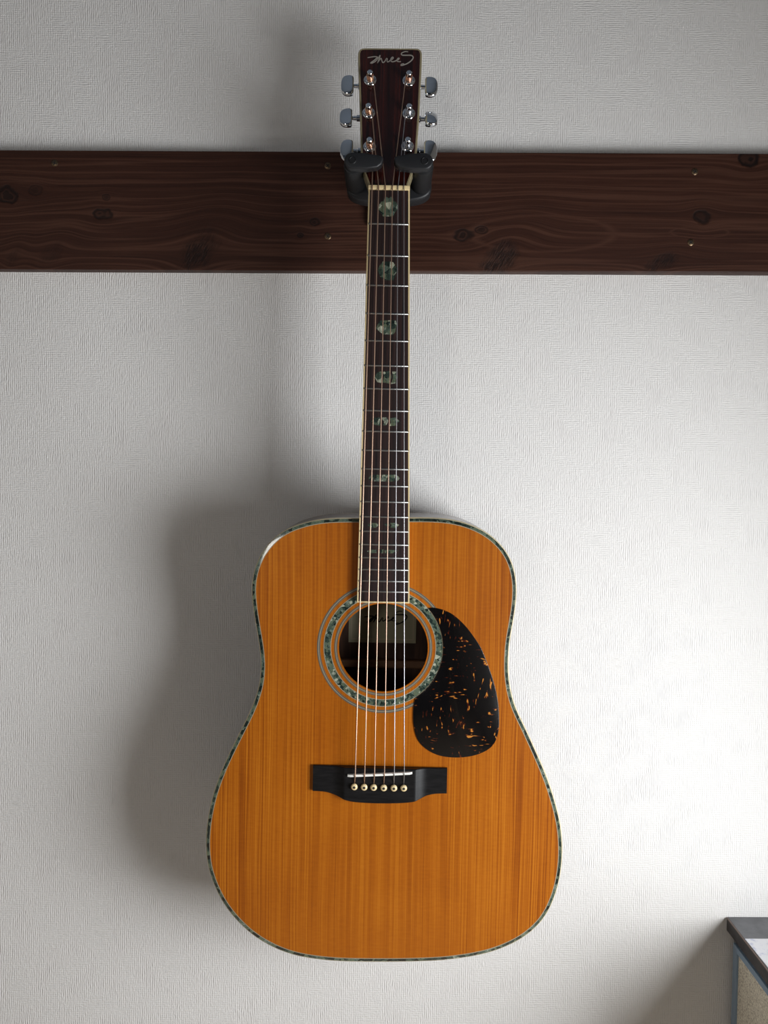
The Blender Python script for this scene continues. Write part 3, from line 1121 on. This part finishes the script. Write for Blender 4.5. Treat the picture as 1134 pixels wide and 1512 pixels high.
def button_mesh(sx):
    """flared kidney button seen face on, thick at the shaft and thin at the rim"""
    bm = bmesh.new()
    prof_ = [(-0.0072, 0.0098, 0.0034), (-0.0060, 0.0112, 0.0041), (-0.0030, 0.0120, 0.0040), (0.0005, 0.0120, 0.0036), (0.0035, 0.0112, 0.0030), (0.0058, 0.0092, 0.0024), (0.0072, 0.0058, 0.0017), (0.0076, 0.0020, 0.0010)]
    rings = []
    for (x, hz, ty) in prof_:
        ring_ = []
        for k in range(24):
            a = 2 * math.pi * k / 24
            ca, sa = math.cos(a), math.sin(a)
            ring_.append(bm.verts.new((sx * x, ty * math.copysign(abs(sa) ** 0.55, sa), hz * math.copysign(abs(ca) ** 0.45, ca))))
        rings.append(ring_)
    for a, b in zip(rings, rings[1:]):
        for i in range(24):
            bm.faces.new((a[i], a[(i + 1) % 24], b[(i + 1) % 24], b[i]))
    bm.faces.new(rings[0])
    bm.faces.new(rings[-1][::-1])
    return bm


def tuner_parts(sx):
    case = box(bmesh.new(), -0.0075, 0.0075, HTH - 0.0003, HTH + 0.0135, -0.0065, 0.0150, 0.002)
    bush = lathe([(0.0005, 0.0071), (-0.0010, 0.0071), (-0.0016, 0.0066), (-0.0022, 0.0052), (-0.0030, 0.0048), (-0.0032, 0.0040)], seg=28)
    post = lathe([(0.0, 0.0031), (-0.0062, 0.0031), (-0.0070, 0.0026), (-0.0092, 0.0025), (-0.0100, 0.0031), (-0.0128, 0.0031), (-0.0134, 0.0026), (-0.0137, 0.0014)], seg=20)
    sh = bmesh.new()
    lathe([(sx * 0.006, 0.0036), (sx * 0.0140, 0.0036), (sx * 0.0148, 0.0024), (sx * 0.0190, 0.0022), (sx * 0.0196, 0.0034), (sx * 0.0205, 0.0034)], 'x', 16, sh, (0, HTH + 0.0065, 0.0095))
    return case, bush, post, sh


for (px, py, sx, rot) in POSTS:
    x, z = Hd(px, py)
    post_xz.append((x, z))
    mx = HM @ Matrix.Translation((x, 0, z))
    bmx = Matrix.Translation((sx * 0.0265, HTH + 0.0065, 0.0095)) @ Matrix.Rotation(math.radians(rot), 4, 'X')
    if sx not in parts_cache:
        case, bush, post, sh = tuner_parts(sx)
        t = mesh_obj('tuning_machine', case, M['chrome'], gt, mx, True, 40)
        subs = [mesh_obj('bushing', bush, M['chrome'], t, None, True, 35), mesh_obj('post', post, M['chrome'], t, None, True, 35),
                mesh_obj('shaft', sh, M['chrome'], t, None, True, 35), mesh_obj('button', button_mesh(sx), M['chrome'], t, bmx, True, 50)]
        parts_cache[sx] = (t.data, [(s.name.split('.')[0], s.data) for s in subs])
    else:
        t = bpy.data.objects.new('tuning_machine', parts_cache[sx][0])
        COL.objects.link(t)
        t.parent = gt
        t.matrix_local = mx
        for nm, me in parts_cache[sx][1]:
            o = bpy.data.objects.new(nm, me)
            COL.objects.link(o)
            o.parent = t
            if nm == 'button':
                o.matrix_local = bmx

# strings: pin, saddle, nut, post
SAD = [524.4, 538.4, 553.0, 567.6, 582.2, 597.0]
NUTX = [549.5, 559.0, 569.2, 579.5, 587.8, 596.5]
RAD = [0.00070, 0.00064, 0.00058, 0.00052, 0.00044, 0.00038]
ORDER = [2, 1, 0, 3, 4, 5]           # which post takes which string
NUT_W = FB + 0.0026
for i in range(6):
    sw = SADDLE_W + 0.0010
    ys = 1146.3 + (1142.4 - 1146.3) * (SAD[i] - 513) / 95.7
    sx_, sz_ = G(SAD[i], ys, sw)
    nx_, nz_ = G(NUTX[i], 276.5, NUT_W)
    pt = post_xz[ORDER[i]]
    side_ = 1 if ORDER[i] < 3 else -1
    ph = HM @ Vector((pt[0] + side_ * 0.0034, -0.0082, pt[1] - 0.0008))
    px_, pz_ = pin_pos[i]
    path = [(px_ + (sx_ - px_) * 0.18, -HB_ + 0.0005, pz_ + 0.0036), (sx_, -sw + 0.0002, sz_ - 0.0006), (sx_, -sw, sz_ + 0.0004)]
    for k in range(1, 12):
        t = k / 12
        path.append((sx_ + (nx_ - sx_) * t, -(sw + (NUT_W - sw) * t), sz_ + (nz_ - sz_) * t))
    path += [(nx_, -NUT_W, nz_), (nx_ + (ph.x - nx_) * 0.03, -NUT_W + 0.0002, nz_ + (ph.z - nz_) * 0.03), tuple(ph)]
    st = mesh_obj('string', tube(path, RAD[i], 8), M['bronze'] if i < 4 else M['steel'], gt, smooth=True, angle=60)
    # turns round the post
    turns = []
    for k in range(0, 61):
        a = 2 * math.pi * k / 20
        turns.append(HM @ Vector((pt[0] + math.cos(a) * 0.0034, -0.0084 + 0.0042 * k / 60, pt[1] + math.sin(a) * 0.0034)))
    mesh_obj('string_winding', tube(turns, RAD[i] * 0.95, 6), M['copper'] if i < 4 else M['steel'], st, smooth=True, angle=60)

# ------------------------------------------------------------------ hanger holding the head
hg = bpy.data.objects.new('guitar_hanger', None)
COL.objects.link(hg)
hc = Wp(574, 237, BOARD_Y)
hg.location = hc
bpy.context.view_layer.update()
HGI = Matrix.Translation(-hc)
tag(hg, 'black locking guitar hanger with two swing gates on the stained board', 'hanger')


def from_world(bm):
    for v in bm.verts:
        v.co = v.co - hc
    return bm


YF = (HWM @ Vector((0, -0.0118, 0.03))).y - 0.0105      # front of the gates
YB = YF + 0.067                                         # front of the yoke
for (px, py, tip, s) in ((520.7, 236.5, (566, 236.5), 1), (627.2, 237.5, (581.5, 237), -1)):
    c = Wp(px, py, YF)
    t = Wp(tip[0], tip[1], YF)
    tipx = t.x
    R0, R1 = 0.0088, 0.0062
    outl = []
    for k in range(13):                      # round end at the pivot
        a = math.pi / 2 + math.pi * k / 12
        outl.append((c.x + s * R0 * 1.05 * math.cos(a), c.z + R0 * math.sin(a)))
    L_ = abs(tipx - c.x)
    outl += [(c.x + s * L_ * 0.45, c.z - R0 * 1.0), (c.x + s * L_ * 0.80, c.z - R0 * 0.82), (c.x + s * L_ * 0.94, c.z - R0 * 0.45), (c.x + s * L_, c.z + 0.0012),
             (c.x + s * L_ * 0.97, c.z + R1 * 0.75), (c.x + s * L_ * 0.88, c.z + R1 * 0.92), (c.x + s * L_ * 0.4, c.z + R0 * 0.92)]
    gate = mesh_obj('gate', from_world(prism(outl, YF, YF + 0.0105, 0.002, seg=3)), M['plastic'], hg, smooth=True, angle=50)
    mesh_obj('pivot_cap', from_world(lathe([(YF + 0.002, 0.0040), (YF - 0.0004, 0.0040), (YF - 0.0008, 0.0034), (YF - 0.0003, 0.0030), (YF - 0.0003, 0.001)], 'y', 20, None, (c.x, 0, c.z))), M['rubber'], gate, smooth=True, angle=40)
    mesh_obj('arm', from_world(lathe([(YF + 0.0100, 0.0075), (YF + 0.011, 0.0104), (YF + 0.014, 0.0108), (YB - 0.002, 0.0112), (YB + 0.004, 0.0112)], 'y', 28, None, (c.x + s * 0.0005, 0, c.z - 0.0005))), M['rubber'], hg, smooth=True, angle=40)
# U-shaped yoke joining the two arms
lft, rgt, low = Wp(511.5, 262, YB), Wp(637.5, 262, YB), Wp(574, 297, YB)
cx = (lft.x + rgt.x) / 2
hw = (rgt.x - lft.x) / 2
armz = Wp(521, 236.5, YF).z
yo = []
for k in range(33):
    a = math.pi + math.pi * k / 32
    yo.append((cx + hw * math.copysign(abs(math.cos(a)) ** 0.62, math.cos(a)), armz - 0.002 + (armz - 0.002 - low.z) * -abs(math.sin(a)) ** 0.75))
yo += [(cx + hw, armz + 0.012), (cx + hw * 0.7, armz + 0.016), (cx - hw * 0.7, armz + 0.016), (cx - hw, armz + 0.012)]
mesh_obj('yoke', from_world(prism(yo, YB, YB + 0.020, 0.003, seg=3)), M['plastic'], hg, smooth=True, angle=50)
mesh_obj('stem', from_world(lathe([(YB + 0.018, 0.013), (BOARD_Y - 0.009, 0.013)], 'y', 24, None, (cx, 0, armz - 0.004))), M['plastic'], hg, smooth=True, angle=40)
mesh_obj('base_plate', from_world(box(bmesh.new(), cx - 0.024, cx + 0.024, BOARD_Y - 0.010, BOARD_Y + 0.0003, armz - 0.028, armz + 0.038, 0.003)), M['plastic'], hg)

# ------------------------------------------------------------------ dark-topped cabinet in the corner and the paper on it
k0 = Wp(1072.6, 1354.3, 0)
TZ, TX = k0.z, k0.x
TTH = 0.0175
TD = 0.36
cab = bpy.data.objects.new('side_cabinet', None)
COL.objects.link(cab)
cab.location = ((TX + ROOM_R) / 2, -TD / 2, 0)
tag(cab, 'dark-topped cabinet with mottled beige side panel in a blue-grey metal frame', 'cabinet')


def cab_obj(name, bm, m, parent=None):
    for v in bm.verts:
        v.co = v.co - cab.location
    return mesh_obj(name, bm, m, parent or cab)


XR = ROOM_R - 0.004
topo = cab_obj('table_top', box(bmesh.new(), TX, XR, -TD, -0.0005, TZ - TTH, TZ, 0.0012), M['edge'])
cab_obj('top_laminate', box(bmesh.new(), TX + 0.0016, XR, -TD + 0.0016, -0.0007, TZ - 0.0005, TZ + 0.0006), M['worn_top'], topo)
cab_obj('edge_wear', box(bmesh.new(), TX - 0.0003, TX + 0.0020, -TD - 0.0003, -0.0006, TZ - 0.0012, TZ + 0.0003), M['edge_wear'], topo)
FX = TX + 0.006
FT = TZ - TTH - 0.012
cab_obj('carcass', box(bmesh.new(), FX + 0.012, XR - 0.01, -TD + 0.02, -0.010, 0.06, TZ - TTH), M['dark_gap'])
y_b, y_f = -0.0085, -TD + 0.012
FWD = 0.0105
fr = bmesh.new()
box(fr, FX, FX + 0.012, y_b - FWD, y_b, 0.05, FT, 0.0006)
box(fr, FX, FX + 0.012, y_f, y_f + FWD, 0.05, FT, 0.0006)
box(fr, FX, FX + 0.012, y_f + FWD, y_b - FWD, FT - FWD * 0.8, FT, 0.0006)
box(fr, FX, FX + 0.012, y_f + FWD, y_b - FWD, 0.05, 0.05 + FWD, 0.0006)
cab_obj('side_frame', fr, M['blue_metal'])
cab_obj('side_panel', box(bmesh.new(), FX + 0.003, FX + 0.013, y_f + FWD - 0.001, y_b - FWD + 0.001, 0.055, FT - FWD * 0.8 + 0.001), M['beige'])
for fx in (FX + 0.02, XR - 0.04):
    for fy in (-0.04, -TD + 0.04):
        cab_obj('foot', lathe([(0.0, 0.014), (0.055, 0.017), (0.065, 0.017)], 'z', 16, None, (fx, fy, 0)), M['blue_metal'])

pc = [Wz(1101.5, 1388, TZ), Wz(1129, 1390.5, TZ), Wz(1136, 1397, TZ), Wz(1136, 1438, TZ)]
px0, py0 = pc[0].x, pc[0].y
sheet = bmesh.new()
NU, NV = 14, 18
W_, L_ = 0.17, 0.24
grid = []
for i in range(NU + 1):
    row = []
    for j in range(NV + 1):
        u_, v_ = i / NU, j / NV
        x = px0 - 0.001 + u_ * W_ + 0.004 * math.sin(v_ * 3.0) - 0.006 * v_
        y = py0 + 0.001 - v_ * L_ - 0.012 * u_ * u_
        z = TZ + 0.0012 + 0.0016 * (math.sin(u_ * 7 + v_ * 3) ** 2) * u_
        row.append(sheet.verts.new((x, y, z)))
    grid.append(row)
for i in range(NU):
    for j in range(NV):
        sheet.faces.new((grid[i][j], grid[i][j + 1], grid[i + 1][j + 1], grid[i + 1][j]))
ex = bmesh.ops.extrude_face_region(sheet, geom=sheet.faces[:])
for v in [q for q in ex['geom'] if isinstance(q, bmesh.types.BMVert)]:
    v.co.z -= 0.0006
o = mesh_obj('paper_sheet', sheet, M['paper'], smooth=True, angle=50)
tag(o, 'white sheet of paper lying on the dark cabinet top', 'paper')
